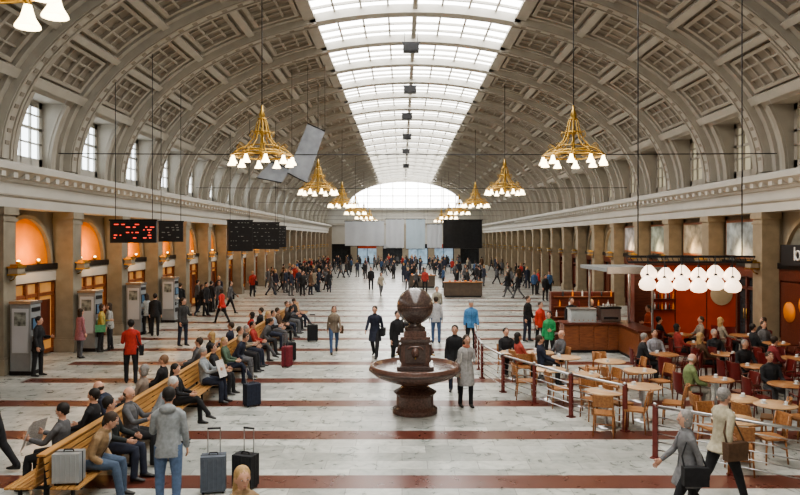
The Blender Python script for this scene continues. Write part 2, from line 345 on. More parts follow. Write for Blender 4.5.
for i,(c,hh) in enumerate(cols):
    seatR(yy,pose=['sit','sitcross','sitlean','sitread'][i%4],fem=i%3==1,top=c,bot=[BK,NV,GR][i%3],hair=hh,hst='long' if i%3==1 else 'short',H=1.68+.03*(i%4),head=(random.uniform(-30,30),random.uniform(0,18)),vox=.021)
    yy+=.8+random.random()*.5
seatL(10.9,pose='sitread',top=GR,bot=BK,hair=HD,H=1.76,vox=.015,head=(0,15),props=(('paper',LG),))
seatL(12.0,pose='sit',top=BK,bot=BK,hair=HD,vox=.015,head=(0,10))
seatL(13.0,pose='sitlean',top=NV,bot=BK,hair=HB,hst='bald',vox=.016)
seatL(14.3,pose='sit',fem=True,top=(.25,.2,.16),bot=BK,hair=HG,hst='bob',vox=.016)
seatL(15.5,pose='sit',top=BK,bot=BK,hair=(.2,.12,.07))
seatL(18.2,pose='sit',top=GR,bot=BK,hair=HB)
seatL(19.4,pose='sitread',fem=True,top=BK,bot=BK,hair=HBl,hst='long')
seatL(21.6,pose='sit',top=NV,bot=BK,hair=HB)
seatL(24.6,pose='sit',fem=True,top=RED,bot=BK,hair=HD,hst='bob')
seatL(26.2,pose='sit',top=BK,bot=BK,hair=HB)
# ---------------------------------------------------------------- crowd variants
CV=[]
pal=[BK,BK,NV,GR,BR,BK,(.35,.04,.03),(.33,.29,.22),BK,GR,NV,BK,(.05,.10,.2),GR]
for i in range(14):
    fem=i%2==1
    CV.append((fem,human(H=1.66+.04*(i%4)+(0 if fem else .05),fem=fem,pose=['stand','walk','hold','walk2'][i%4],top=pal[i],bot=[BK,NV,GR][i%3],hair=[HD,HB,HBl,HB][i%4],hst='long' if fem else 'short',coat=[0,.3,.15][i%3],vox=.026,props=((('bag',BK,1),) if i%3==0 else ()))))
COUNTERS=[(4.2,47,2.6),(1.6,56,2.2)]
allp=[]
def crowd(x0,x1,y0,y1,n):
    c=0; t=0
    while c<n and t<4000:
        t+=1
        a_=random.uniform(x0,x1); b_=random.uniform(y0,y1); X,Y=px(a_,b_)
        if X<-11 or X>12 or Y>102: continue
        if abs(X-BX)<1.1 and Y<35: continue
        if any(abs(X-q[0])<q[2]/2+.5 and abs(Y-q[1])<.9 for q in COUNTERS): continue
        if any((X-p[0])**2+(Y-p[1])**2<.45 for p in allp): continue
        allp.append((X,Y)); c+=1
        i=random.choice((0,1,2,3,4,5,6,7,8,9,10,11,12,13,0,1,2,3,8,10,11,13)); fem,me=CV[i]; w=i%2==1
        put(('walking_' if w else 'standing_')+('woman' if fem else 'man'),X,Y,random.uniform(0,360),me=me)
crowd(240,330,276,297,44)
crowd(262,330,268,280,24)
crowd(330,400,264,279,28)
crowd(400,505,270,292,50)
crowd(505,560,280,303,16)
crowd(345,460,262.5,270,32)
crowd(190,235,296,318,5)
# ---------------------------------------------------------------- room shell
def floor_mat():
    m=bpy.data.materials.new('marble_floor'); m.use_nodes=True; nt=m.node_tree; N=nt.nodes.new; L=nt.links.new; b=nt.nodes['Principled BSDF']
    g=N('ShaderNodeNewGeometry'); sp=N('ShaderNodeSeparateXYZ'); L(g.outputs['Position'],sp.inputs[0])
    def mth(op,a,bv=None):
        n=N('ShaderNodeMath'); n.operation=op
        for i,v in enumerate((a,bv)):
            if v is None: continue
            if isinstance(v,(int,float)): n.inputs[i].default_value=v
            else: L(v,n.inputs[i])
        return n.outputs[0]
    t=mth('FRACT',mth('DIVIDE',mth('ADD',sp.outputs['Y'],-10.90+26.7),2.67)); band=mth('LESS_THAN',t,.23)
    inside=mth('LESS_THAN',mth('ABSOLUTE',mth('ADD',sp.outputs['X'],-HC)),11.2); band=mth('MULTIPLY',band,inside)
    br=N('ShaderNodeTexBrick'); br.offset=0.5; br.inputs['Scale'].default_value=1; br.inputs['Brick Width'].default_value=.9; br.inputs['Row Height'].default_value=.445
    br.inputs['Mortar Size'].default_value=.006; br.inputs['Color1'].default_value=(.33,.34,.325,1); br.inputs['Color2'].default_value=(.56,.565,.54,1); br.inputs['Mortar'].default_value=(.2,.2,.19,1)
    mp=N('ShaderNodeMapping'); mp.inputs['Location'].default_value=(0,-10.93,0); L(g.outputs['Position'],mp.inputs[0]); L(mp.outputs[0],br.inputs['Vector'])
    n1=N('ShaderNodeTexNoise'); n1.inputs['Scale'].default_value=3.2; n1.inputs['Detail'].default_value=10; n1.inputs['Roughness'].default_value=.62; n1.inputs['Distortion'].default_value=1.0; L(g.outputs['Position'],n1.inputs['Vector'])
    r1=N('ShaderNodeValToRGB'); r1.color_ramp.elements[0].position=.36; r1.color_ramp.elements[0].color=(.66,.69,.66,1); r1.color_ramp.elements[1].position=.62; r1.color_ramp.elements[1].color=(1.06,1.05,1.02,1); L(n1.outputs['Fac'],r1.inputs['Fac'])
    mx=N('ShaderNodeMix'); mx.data_type='RGBA'; mx.blend_type='MULTIPLY'; mx.inputs[0].default_value=1; L(br.outputs['Color'],mx.inputs[6]); L(r1.outputs['Color'],mx.inputs[7])
    red=N('ShaderNodeValToRGB'); red.color_ramp.elements[0].color=(.08,.024,.016,1); red.color_ramp.elements[1].color=(.15,.052,.036,1); L(n1.outputs['Fac'],red.inputs['Fac'])
    m2=N('ShaderNodeMix'); m2.data_type='RGBA'; L(band,m2.inputs[0]); L(mx.outputs[2],m2.inputs[6]); L(red.outputs['Color'],m2.inputs[7])
    L(m2.outputs[2],b.inputs['Base Color'])
    rr=N('ShaderNodeMapRange'); rr.inputs[3].default_value=.22; rr.inputs[4].default_value=.36; L(n1.outputs['Fac'],rr.inputs[0]); L(rr.outputs[0],b.inputs['Roughness'])
    return m
b=MB(); b.bx(HC-W-1.5,HC+W+1.5,Y0-.5,Y1+.5,-.2,0,floor_mat()); b.build('floor')
A=W; BV=7.4; ZS=6.4
def VPt(th,y,off,sx=1):
    c,s_=math.cos(th),math.sin(th); nx,nz=c/A,s_/BV; l=math.hypot(nx,nz); return (sx*(A*c-off*nx/l),y,ZS+BV*s_-off*nz/l)
def vbox(mb,t0,t1,y0,y1,o0,o1,mat,n=4):
    vs=[];fs=[]
    for i in range(n+1):
        th=t0+(t1-t0)*i/n
        vs+=[VPt(th,y0,o0),VPt(th,y1,o0),VPt(th,y1,o1),VPt(th,y0,o1)]
    for i in range(n):
        for k in range(4): k2=(k+1)%4; fs.append((i*4+k,i*4+k2,(i+1)*4+k2,(i+1)*4+k))
    fs+=[(0,1,2,3),(n*4,n*4+3,n*4+2,n*4+1)]
    mb.add(vs,fs,mat)
def strip(mb,t0,t1,y0,y1,off,mat,n=8):
    vs=[];fs=[]
    for i in range(n+1):
        th=t0+(t1-t0)*i/n; vs+=[VPt(th,y0,off),VPt(th,y1,off)]
    for i in range(n): fs.append((2*i,2*i+1,2*i+3,2*i+2))
    mb.add(vs,fs,mat)
cb=MB(); T1=R(20); TS=R(69.5)
vbox(cb,TS,math.pi-TS,-.30,.30,-.1,.36,M_light,16)
for mir in(0,1):
    ang=(lambda t:math.pi-t) if mir else (lambda t:t)
    def vb(t0,t1,*r,**k): vbox(cb,ang(t0),ang(t1),*r,**k)
    vb(0,TS+R(1.2),-.30,.30,-.1,.38,M_stone,n=20); vb(0,TS+R(.6),-.55,.55,-.1,.13,M_stone,n=20)
    for sg in(1,-1): vb(0,TS+R(1.2),.22*sg-.05,.22*sg+.05,.38,.43,M_frame,n=20)
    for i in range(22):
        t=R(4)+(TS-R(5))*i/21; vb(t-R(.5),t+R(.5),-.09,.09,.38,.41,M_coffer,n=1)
    rows=4; dT=(TS-T1)/rows
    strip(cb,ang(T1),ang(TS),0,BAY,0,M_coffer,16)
    for i in range(rows+1):
        t=T1+dT*i; w_=R(.75) if 0<i<rows else R(1.1)
        vb(t-w_,t+w_,0,BAY,-.05,.22,M_stone,n=2)
    for i in range(rows):
        ta=T1+dT*i+R(1.6); tb=T1+dT*(i+1)-R(1.6); ya=.80; yb=BAY-.80
        vb(ta,tb,ya,ya+.16,-.02,.14,M_frame); vb(ta,tb,yb-.16,yb,-.02,.14,M_frame)
        vb(ta,ta+R(.8),ya,yb,-.02,.14,M_frame,n=1); vb(tb-R(.8),tb,ya,yb,-.02,.14,M_frame,n=1)
        y=(ya+yb)/2; vb(ta,tb,y-.06,y+.06,-.02,.11,M_frame)
        for j in(1,2):
            y=ya+(yb-ya)*(j*.5-.25); vb(ta,tb,y-.03,y+.03,-.02,.07,M_frame)
        for j in(1,2):
            t=ta+(tb-ta)*j/3; vb(t-R(.2),t+R(.2),ya,yb,-.02,.08,M_frame,n=1)
    TW=R(17.5); wy0,wy1=1.1,3.1; sx=-1 if mir else 1
    strip(cb,ang(0),ang(T1),0,wy0,0,M_stone,6); strip(cb,ang(0),ang(T1),wy1,BAY,0,M_stone,6); strip(cb,ang(TW),ang(T1),wy0,wy1,0,M_stone,2)
    for y in(wy0,wy1):
        vs=[];fs=[]
        for i in range(7):
            p=VPt(ang(TW*i/6),y,0); vs+=[p,(sx*(A+.3),y,p[2])]
        for i in range(6): fs.append((2*i,2*i+1,2*i+3,2*i+2))
        cb.add(vs,fs,M_frame)
    zt=ZS+BV*math.sin(TW); p=VPt(ang(TW),0,0)
    cb.add([(p[0],wy0,zt),(p[0],wy1,zt),(sx*(A+.3),wy1,zt),(sx*(A+.3),wy0,zt)],[(0,1,2,3)],M_frame)
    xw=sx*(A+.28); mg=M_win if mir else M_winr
    cb.box((xw,(wy0+wy1)/2,(ZS+zt)/2),(.04,wy1-wy0,zt-ZS),mg)
    xf=sx*(A+.22); mw=M_ent if mir else M_frame
    for y,wd in((wy0+.1,.2),(wy1-.1,.2),(wy0+.7,.06),(wy1-.7,.06)): cb.box((xf,y,(ZS+zt)/2),(.08,wd,zt-ZS),mw)
    for z,wd in((ZS+.15,.3),(zt-.1,.2),(ZS+.8,.05),(ZS+1.3,.09),(ZS+1.75,.05)): cb.box((xf,(wy0+wy1)/2,z),(.08,wy1-wy0,wd),mw)
    for y in(wy0-.12,wy1+.12): vb(0,TW,y-.1,y+.1,-.02,.10,M_frame,n=4)
strip(cb,TS,math.pi-TS,0,BAY,0,M_sky,10)
nb=8
for i in range(nb+1):
    t=TS+(math.pi-2*TS)*i/nb; w_=R(.18) if i%4 else R(.45)
    vbox(cb,t-w_,t+w_,0,BAY,-.04,.08 if i%4 else .2,M_light,1)
for j in(1,2,3): vbox(cb,TS,math.pi-TS,BAY*j/4-.045,BAY*j/4+.045,-.04,.10,M_light,8)
bay=cb.mesh('ceiling_bay'); ce=bpy.data.objects.new('ceiling',None); SC.collection.objects.link(ce)
ys=24.4-BAY*8; k=0
while ys<Y1-1:
    obj('vault_bay_%d'%k,bay,(HC,ys,0),0,ce); ys+=BAY; k+=1
YE=ys
def wallside(name,sx,isleft):
    par=bpy.data.objects.new(name,None); SC.collection.objects.link(par)
    m=MB(); prof=[(-.9,4.95),(.50,4.95),(.50,5.24),(.56,5.28),(.56,5.66),(.63,5.70),(.65,5.78),(.80,5.86),(.94,5.97),(1.02,6.0),(1.02,6.16),(.96,6.23),(-.9,6.44)]
    poly=[(HC+sx*(W-p),z) for p,z in prof]; m.prism(poly,Y0,YE,M_ent)
    m.prism([(HC+sx*(W-p),z) for p,z in((.56,5.30),(.59,5.30),(.59,5.34),(.56,5.34))],Y0,YE,M_frame)
    m.bx(min(HC+sx*(W+.9),HC+sx*(W+1.2)),max(HC+sx*(W+.9),HC+sx*(W+1.2)),Y0,YE,0,6.4,M_wall)
    y=Y0+.2
    while y<75: m.box((HC+sx*(W-.76),y,5.87),(.30,.22,.16),M_ent); y+=.6
    m.build('entablature',parent=par)
    p=MB(); mp=M_pier if isleft else M_pier2; D=.34; hw=.32; P0=-.50
    X=lambda v: sx*v
    def bb(x0,x1,*r): p.bx(min(X(x0),X(x1)),max(X(x0),X(x1)),*r)
    bb(P0,.12,-hw,hw,0,4.95,mp); bb(P0-.07,.15,-hw-.07,hw+.07,0,.45,mp); bb(P0-.04,.14,-hw-.03,hw+.03,.45,.52,mp)
    bb(.12,D,-.18,.18,0,4.95,M_wall)
    bb(P0-.03,.14,-hw-.04,hw+.04,4.52,4.60,mp); bb(P0-.06,.16,-hw-.07,hw+.07,4.72,4.95,mp)
    bb(D-.05,D+.1,.15,BAY-.15,3.0,5.0,M_wall)
    mt=M_orange if isleft else mk('mural_grey_green',(.22,.21,.17),.8,0,1.2,.5)
    yc=BAY/2; r0=1.52; n=20
    vs=[(X(D-.07),yc,3.15)]+[(X(D-.07),yc+r0*math.cos(math.pi*i/n),3.15+r0*math.sin(math.pi*i/n)) for i in range(n+1)]
    p.add(vs,[(0,i,i+1) for i in range(1,n+1)],mt)
    vs=[];fs=[]
    for i in range(n+1):
        a_=math.pi*i/n
        for rr,xx in((r0,D-.05),(r0,D-.20),(r0+.14,D-.20),(r0+.14,D-.05)): vs.append((X(xx),yc+rr*math.cos(a_),3.15+rr*math.sin(a_)))
    for i in range(n):
        for q in range(4): q2=(q+1)%4; fs.append((i*4+q,i*4+q2,(i+1)*4+q2,(i+1)*4+q))
    p.add(vs,fs,mp)
    bb(D-.30,D,.18,BAY-.18,2.95,3.15,M_dark); bb(D-.24,D,.18,BAY-.18,2.55,2.95,M_ent if isleft else M_wdred)
    bb(D-.08,D-.04,.18,BAY-.18,.1,2.6,M_warmg if isleft else M_glassd)
    for y in(.30,1.35,2.1,2.85,BAY-.30): bb(D-.18,D-.02,y-.06,y+.06,0,2.6,M_wdmid if isleft else M_wdred)
    for z in(.12,2.1,2.55): bb(D-.16,D-.02,.18,BAY-.18,z-.06,z+.06,M_wdmid if isleft else M_wdred)
    for y in(2.0,2.2): p.tube([(X(D-.22),y,.9),(X(D-.22),y,1.3)],.02,M_brass,8)
    bb(D-.12,D-.08,.5,1.25,.9,2.0,M_banner if isleft else M_wdmid); bb(D-.12,D-.08,3.0,3.7,.5,1.9,M_wdred)
    q0=P0; p.tube([(X(q0),0,2.75),(X(q0-.12),0,2.8),(X(q0-.2),0,2.95)],.02,M_brass,6)
    bb(q0-.36,q0-.04,-.22,.22,2.92,2.97,M_brass); bb(q0-.34,q0-.06,-.20,.20,2.97,3.14,M_wall); bb(q0-.37,q0-.03,-.23,.23,3.14,3.19,M_brass); bb(q0-.30,q0-.1,-.16,.16,3.19,3.25,M_brass)
    if isleft:
        for y in(1.5,2.7): p.lathe([(.05,0),(.08,.10),(.06,.12),(0,.12)],(X(D-.25),y,3.16),M_brass,10); p.ell((X(D-.25),y,3.30),(.05,.05,.03),M_bulb,8,6)
    me=p.mesh('bay_'+name); ys=24.4-BAY*7; i=0
    while ys<YE-1:
        obj('wall_bay_%d'%i,me,(HC+sx*W,ys,0),0,par); ys+=BAY; i+=1
wallside('wall_left',-1,True); wallside('wall_right',1,False)
# back wall
YB=YE-.2
b=MB(); b.bx(HC-W-1,HC+W+1,YB,YB+.4,3.2,9.0,M_ent)
n=40; vs=[];fs=[]
rA,rB=9.2,4.1
for i in range(n+1):
    a_=math.pi*i/n
    vs+=[(HC+(A+.5)*math.cos(a_),YB,8.9+(ZS+BV-8.9+.4)*math.sin(a_)),(HC+rA*math.cos(a_),YB,9.0+rB*math.sin(a_))]
for i in range(n): fs.append((2*i,2*i+1,2*i+3,2*i+2))
b.add(vs,fs,M_stone)
vs=[(HC,YB+.2,9.0)]+[(HC+rA*math.cos(math.pi*i/n),YB+.2,9.0+rB*math.sin(math.pi*i/n)) for i in range(n+1)]
b.add(vs,[(0,i,i+1) for i in range(1,n+1)],M_sky)
for i in range(-4,5):
    x=i*2.0; h_=rB*math.sqrt(max(0,1-(x/rA)**2)); b.bx(HC+x-.06,HC+x+.06,YB-.02,YB+.1,9.0,9.0+h_,M_frame)
b.bx(HC-rA,HC+rA,YB-.02,YB+.1,10.8,10.92,M_frame); b.bx(HC-W,HC+W,YB-.5,YB,8.6,8.95,M_ent); b.bx(HC-W,HC+W,YB-.3,YB,6.2,6.5,M_frame)
for x in(-12.2,-8.2,-4.1,0,4.1,8.2,12.2): b.bx(HC+x-.5,HC+x+.5,YB-.5,YB,0,6.3,M_wall)
b.bx(HC-W,HC+W,YB+.9,YB+1.0,0,3.3,M_glassd)
for x in(-10.2,-6.1,-2,2,6.1,10.2):
    b.bx(HC+x-1.5,HC+x+1.5,YB+.6,YB+.7,.1,2.9,M_cool if x in(-6.1,2,6.1) else M_glassd); b.bx(HC+x-.04,HC+x+.04,YB+.5,YB+.62,0,2.9,M_dark)
    b.bx(HC+x-1.5,HC+x+1.5,YB+.3,YB+.5,2.5,3.2,[M_redwall,M_banner,M_dark][int(x)%3])
b.build('wall_back')
b=MB(); b.bx(HC-W-1,HC+W+1,Y0-.6,Y0-.2,0,14.2,M_wall); b.bx(HC-W,HC+W,Y0-.2,Y0+.2,4.9,6.4,M_ent)
for x in(-8,-4,0,4,8): b.bx(HC+x-.5,HC+x+.5,Y0-.25,Y0+.1,0,4.9,M_pier)
b.build('wall_front')
def banner(x0,x1,z0,z1,Y,mat,nm='hanging_banner'):
    m=MB(); n=10; w=x1-x0
    vs=[];fs=[]
    for i in range(n+1):
        x=-w/2+w*i/n; y=.06*math.sin(i*1.9); vs+=[(x,y,z0),(x,y,z1)]
    for i in range(n): fs.append((2*i,2*i+1,2*i+3,2*i+2))
    m.add(vs,fs,mat,True); m.tube([(-w/2-.1,0,z1),(w/2+.1,0,z1)],.05,M_dark,8); m.tube([(-w/2,0,z0),(w/2,0,z0)],.04,M_dark,8)
    xc=(x0+x1)/2
    for sg in(1,-1): m.tube([(sg*w*.45,0,z1),(sg*w*.45,0,zceil(xc+sg*w*.45))],.012,M_dark,5)
    m.build(nm,(xc,Y,0))
def bpx(xa,xb,ya,yb,Y,mat,nm='hanging_banner'):
    s=F/Y; banner((xa-VX)/s,(xb-VX)/s,CAMZ-(yb-VY)/s,CAMZ-(ya-VY)/s,Y,mat,nm)
bpx(345,384,221,246,100,M_banner); bpx(386,404,219,248,98,M_banner); bpx(406,425,219,249,99,mk('pale_blue_banner',(.42,.50,.56),.85,0,1,.05)); bpx(427,442,224,248,96,M_banner)
bpx(443,482,220,248,90,mk('black_drape',(.02,.02,.022),.9,0,3,.2),'black_drape')
# ---------------------------------------------------------------- chandeliers
c=MB(); n=10; RR=1.06
c.torus((0,0,.34),RR,.03,M_brass,40,8); c.torus((0,0,.48),RR*.62,.035,M_brass,40,6); c.torus((0,0,.66),RR*.50,.025,M_brass,28,6); c.torus((0,0,1.15),.26,.03,M_brass,24,6); c.torus((0,0,1.62),.13,.03,M_brass,16,6)
c.lathe([(.0,.10),(.05,.14),(.10,.25),(.05,.4),(.04,1.0),(.09,1.15),(.05,1.3),(.04,1.6),(.12,1.75),(.05,1.95),(.03,2.1)],(0,0,0),M_brass,12)
for i in range(n):
    a_=2*math.pi*i/n; d=Vector((math.cos(a_),math.sin(a_),0)); Z=Vector((0,0,1))
    c.tube([d*.10+Z*1.68,d*.18+Z*1.5,d*.24+Z*1.2,d*.34+Z*.90,d*.60+Z*.62,d*.85+Z*.52,d*RR+Z*.36],[.014,.016,.02,.02,.02,.02,.016],M_brass,6)
    c.tube([d*.28+Z*1.15,d*.40+Z*1.18,d*.44+Z*1.04,d*.34+Z*.95],.012,M_brass,5)
    c.tube([d*.62+Z*.62,d*.80+Z*.74,d*.90+Z*.64,d*.80+Z*.56],.012,M_brass,5)
    c.tube([d*.08+Z*.42,d*RR+Z*.34],.014,M_brass,5)
    q=d*RR
    c.lathe([(.03,.36),(.05,.32),(.045,.27)],q,M_brass,8)
    c.lathe([(.045,.28),(.06,.22),(.085,.13),(.145,.03),(.15,.0),(.135,.01),(.08,.12),(.0,.2)],q,M_bulb,12)
c.tube([(0,0,2.0),(0,0,6.48)],.018,M_dark,6)
cm=c.mesh('chandelier')
for k in range(7):
    Y=7.3 if k==0 else 7.9+15.9*k
    for sg in(1,-1): obj('chandelier',cm,(HC+5.45*sg,Y,6.58))
    t=MB(); t.tube([(-W+.1,0,0),(-5.45,0,-.04),(5.45,0,-.04),(W-.1,0,0)],.018,M_dark,6); t.build('suspension_cable',(HC,Y+.06,7.0))
for x,Y in((411,32),(410,41),(407,50),(407,60),(406,70),(406,84)):
    m=MB(); m.box((0,0,0),(.75,.4,.42),M_black); m.box((0,-.21,0),(.66,.02,.34),M_dark); m.box((0,0,.25),(.85,.06,.06),M_dark)
    for sg in(1,-1): m.tube([(.3*sg,0,.2),(.3*sg,0,.7)],.015,M_dark,6)
    m.build('loudspeaker',((x-VX)/(F/Y),Y,13.0),bevel=.01)
m=MB(); m.add([(-.9,0,-1.0),(.1,0,-1.5),(1.0,.3,1.2),(.1,.3,1.6)],[(0,1,2,3)],mk('grey_banner',(.30,.32,.35),.8,0,2,.2)); m.tube([(.1,.3,1.6),(.1,.3,4.6)],.012,M_dark,5); m.tube([(1.0,.3,1.2),(1.0,.3,4.7)],.012,M_dark,5)
m.tube([(.1,.3,1.6),(1.0,.3,1.2)],.03,M_dark,6); m.tube([(-.9,0,-1.0),(.1,0,-1.5)],.03,M_dark,6)
m.build('hanging_banner',(-5.0,35,8.4))
m=MB(); m.add([(-.9,0,-.35),(.4,0,-.6),(.9,.2,.1),(-.2,.2,.5)],[(0,1,2,3)],_mc['grey_banner']); m.tube([(.9,.2,.1),(.9,.2,5.3)],.012,M_dark,5); m.tube([(-.9,0,-.35),(.4,0,-.6)],.03,M_dark,6); m.tube([(-.2,.2,.5),(.9,.2,.1)],.03,M_dark,6)
m.build('hanging_banner',(-6.6,35,7.5))
M_led=mk('red_led_text',(.3,.02,.02),.5,0,5,.1,0,(1,.08,.05),1.6)
M_ledd=mk('dim_led_text',(.2,.2,.19),.5,0,5,.1)
def board(pxx,pyy,Y,w,h,rz,led=True,mat=None):
    s=F/Y; X=(pxx-VX)/s; Z=CAMZ-(pyy-VY)/s; m=MB(); m.box((0,0,0),(w,.22,h),M_black); m.box((0,-.115,0),(w-.08,.01,h-.08),mat or M_dark)
    m.box((0,0,h/2+.03),(w+.06,.28,.06),M_dark)
    rows=6
    for r in range(rows):
        z=h/2-.12-(h-.2)*r/rows
        x=-w/2+.12
        while x<w/2-.2:
            l=random.uniform(.06,.2); 
            if random.random()<.5: m.box((min(x+l/2,w/2-.12),-.124,z),(l*.8,.008,.04),M_led if led else M_ledd)
            x+=l+.06
    for sg in(1,-1): m.tube([(w*.4*sg,0,h/2),(w*.4*sg,0,zceil(X+w*.4*sg*math.cos(R(rz)))-Z)],.014,M_dark,6)
    m.build('departure_board',(X,Y,Z),R(rz),bevel=.01)
board(134,232,24.6,1.6,.78,8); board(171,232,29,1.0,.83,15,False)
board(240,236,40,1.5,1.8,35,False); board(262,236,44,2.2,1.7,20,False); board(281,237,50,.9,1.5,60,False)
# ---------------------------------------------------------------- fountain
f=MB()
FX,FY=px(415,412)
f.lathe([(.52,0),(.52,.10),(.46,.14),(.43,.16),(.43,.40),(.46,.44),(.50,.48),(.36,.56),(.30,.62),(.34,.66),(.62,.74),(.92,.86),(1.03,.96),(1.05,1.02),(1.03,1.10),(.97,1.11),(.93,1.06),(.86,1.0),(.5,.94),(.3,.94)],(0,0,0),M_granite,40)
f.lathe([(.98,1.035),(1.065,1.02),(1.07,.99),(1.0,.95)],(0,0,0),M_granited,40)
f.bx(-.37,.37,-.37,.37,.92,1.08,M_granite); f.bx(-.42,.42,-.42,.42,1.04,1.12,M_granited)
f.bx(-.32,.32,-.32,.32,1.12,1.66,M_granite)
for a_ in range(4):
    Q=Matrix.Rotation(a_*math.pi/2,3,'Z')
    f.box(Q@Vector((0,-.335,1.39)),(.46,.04,.40),M_granited,rot=Q)
    f.ell(Q@Vector((0,-.36,1.42)),(.09,.06,.12),M_granite,10,8,Q); f.ell(Q@Vector((0,-.42,1.38)),(.02,.03,.03),M_granite,8,6,Q)
    for sg in(1,-1): f.ell(Q@Vector((.04*sg,-.405,1.45)),(.018,.012,.012),M_granited,8,6,Q)
    f.tube([Q@Vector((0,-.38,1.33)),Q@Vector((0,-.46,1.31))],.018,M_brass,8)
    f.tube([Q@Vector((-.18,-.355,1.5)),Q@Vector((-.1,-.36,1.56)),Q@Vector((.1,-.36,1.56)),Q@Vector((.18,-.355,1.5))],.025,M_granite,6)
f.bx(-.38,.38,-.38,.38,1.66,1.72,M_granited); f.bx(-.34,.34,-.34,.34,1.72,1.78,M_granite); f.bx(-.26,.26,-.26,.26,1.78,1.90,M_granite)
f.lathe([(.24,1.90),(.24,1.96),(.16,2.0),(.14,2.06),(.2,2.12)],(0,0,0),M_granited,24)
f.ell((0,0,2.45),(.42,.42,.42),M_granited,32,20)
f.torus((0,0,2.45),.418,.012,M_granite,40,6)
f.build('drinking_fountain',(FX,FY,0),bevel=.008)
# ---------------------------------------------------------------- bench
b=MB(); b0,b1=9.7,33.5; L=b1-b0; yc=(b0+b1)/2
for sg in(1,-1):
    for i in range(5): b.box((sg*(.16+.085*i),yc,.43),(.07,L,.03),M_wdbench)
    for i in range(4):
        z=.53+.10*i; b.box((sg*(.095-.016*i),yc,z),(.025,L,.08),M_wdbench,rot=Matrix.Rotation(R(-9*sg),3,'Y'))
b.box((0,yc,.905),(.13,L,.03),M_wdbench)
y=b0+.15
while y<b1:
    b.box((0,y,.22),(.06,.06,.44),M_dark); b.box((0,y,.40),(1.06,.05,.04),M_dark); b.box((0,y,.02),(.9,.08,.04),M_dark); b.box((0,y,.66),(.05,.05,.46),M_dark)
    for sg in(1,-1): b.box((sg*.38,y,.21),(.04,.05,.38),M_dark)
    y+=2.12
b.build('bench',(BX,0,0),bevel=.004)
# ---------------------------------------------------------------- luggage
def suitcase(nm,X,Y,z,rz,w,d,h,mat,handle=True):
    m=MB(); m.box((0,0,h/2+.04),(w,d,h),mat); 
    for i in range(5): m.box((-w*.36+w*.18*i,0,h/2+.04),(.02,d+.02,h*.9),mat)
    m.box((0,0,h/2+.04),(w+.012,.02,h+.012),M_dark)
    for sx in(1,-1):
        for sy in(1,-1): m.tube([(sx*w*.4-.015,sy*d*.35,.022),(sx*w*.4+.015,sy*d*.35,.022)],.022,M_black,10)
    m.tube([(-.07,0,h+.04),(-.06,0,h+.075),(.06,0,h+.075),(.07,0,h+.04)],.012,M_black,6)
    if handle:
        m.tube([(-w*.25,d*.42,h),(-w*.25,d*.42,h+.42)],.010,M_steel,6); m.tube([(w*.25,d*.42,h),(w*.25,d*.42,h+.42)],.010,M_steel,6); m.tube([(-w*.27,d*.42,h+.43),(w*.27,d*.42,h+.43)],.018,M_black,8)
    m.build(nm,(X,Y,z),R(rz),bevel=.025)
suitcase('suitcase',BX+.30,9.90,.445,5,.38,.26,.42,mk('silver_shell',(.42,.44,.45),.3,.5,6,.05),False)
suitcase('suitcase',-2.98,10.75,0,10,.38,.24,.55,mk('blue_grey_fabric',(.10,.115,.14),.8,0,20,.1))
suitcase('suitcase',-2.52,10.95,0,-20,.36,.24,.50,cloth(BK))
suitcase('suitcase',-3.7,22.4,0,20,.38,.24,.55,cloth(BK)); suitcase('suitcase',-3.6,21.3,0,80,.38,.24,.6,cloth((.2,.03,.04)))
suitcase('suitcase',-3.6,16.3,0,40,.36,.24,.5,cloth(NV)); suitcase('suitcase',-3.5,26.6,0,10,.4,.26,.6,cloth(BK))
# ---------------------------------------------------------------- ticket machines
t=MB(); t.box((0,0,1.05),(.62,.50,2.1),M_grey); t.box((0,0,2.13),(.68,.56,.08),M_steel); t.box((0,0,.06),(.66,.54,.12),M_dark)
t.box((.32,0,1.5),(.03,.40,.36),M_black); t.box((.337,0,1.5),(.01,.34,.30),M_screen); t.box((.33,0,1.12),(.10,.38,.06),M_steel,rot=Matrix.Rotation(R(20),3,'Y')); t.box((.325,-.12,.9),(.03,.12,.16),M_black); t.box((.325,.12,.9),(.03,.14,.04),M_black); t.box((.325,0,.6),(.03,.3,.2),M_dark); t.box((.32,0,1.92),(.02,.4,.12),M_dark)
t.box((0,-.26,1.3),(.5,.02,1.3),M_banner); t.box((0,-.272,1.65),(.36,.01,.4),mk('poster_print',(.2,.22,.2),.6,0,9,.7))
tm=t.mesh('ticket_machine')
for k in (-1,0,1,2):
    o=obj('ticket_machine',tm,(-11.18,20.2+BAY*(k+1),0),R(-4)); bv=o.modifiers.new('b','BEVEL'); bv.width=.015; bv.limit_method='ANGLE'
# ---------------------------------------------------------------- railings
def railing(pts):
    m=MB(); H_=.98
    for a_,b_ in zip(pts[:-1],pts[1:]):
        a_=Vector((*a_,0)); b_=Vector((*b_,0)); n=max(1,round((b_-a_).length/1.5))
        for i in range(n+1):
            p=a_.lerp(b_,i/n); rz=math.atan2((b_-a_).y,(b_-a_).x); m.box(p+Vector((0,0,H_/2)),(.09,.05,H_),M_redpost,rz=rz); m.box(p+Vector((0,0,.01)),(.16,.14,.02),M_redpost,rz=rz)
            m.ell(p+Vector((0,0,H_+.01)),(.04,.04,.03),M_steel,8,6)
        m.tube([a_+Vector((0,0,H_-.03)),b_+Vector((0,0,H_-.03))],.03,M_steel,8)
        for i in range(5): m.tube([a_+Vector((0,0,.16+.15*i)),b_+Vector((0,0,.16+.15*i))],.011,M_steel,6)
    m.build('cafe_railing')
railing([px(625,431),px(571,417),px(503,392),px(482,378),px(476,362),px(474,345)])
railing([(4.62,12.4),(6.6,10.7),(8.4,9.0)])
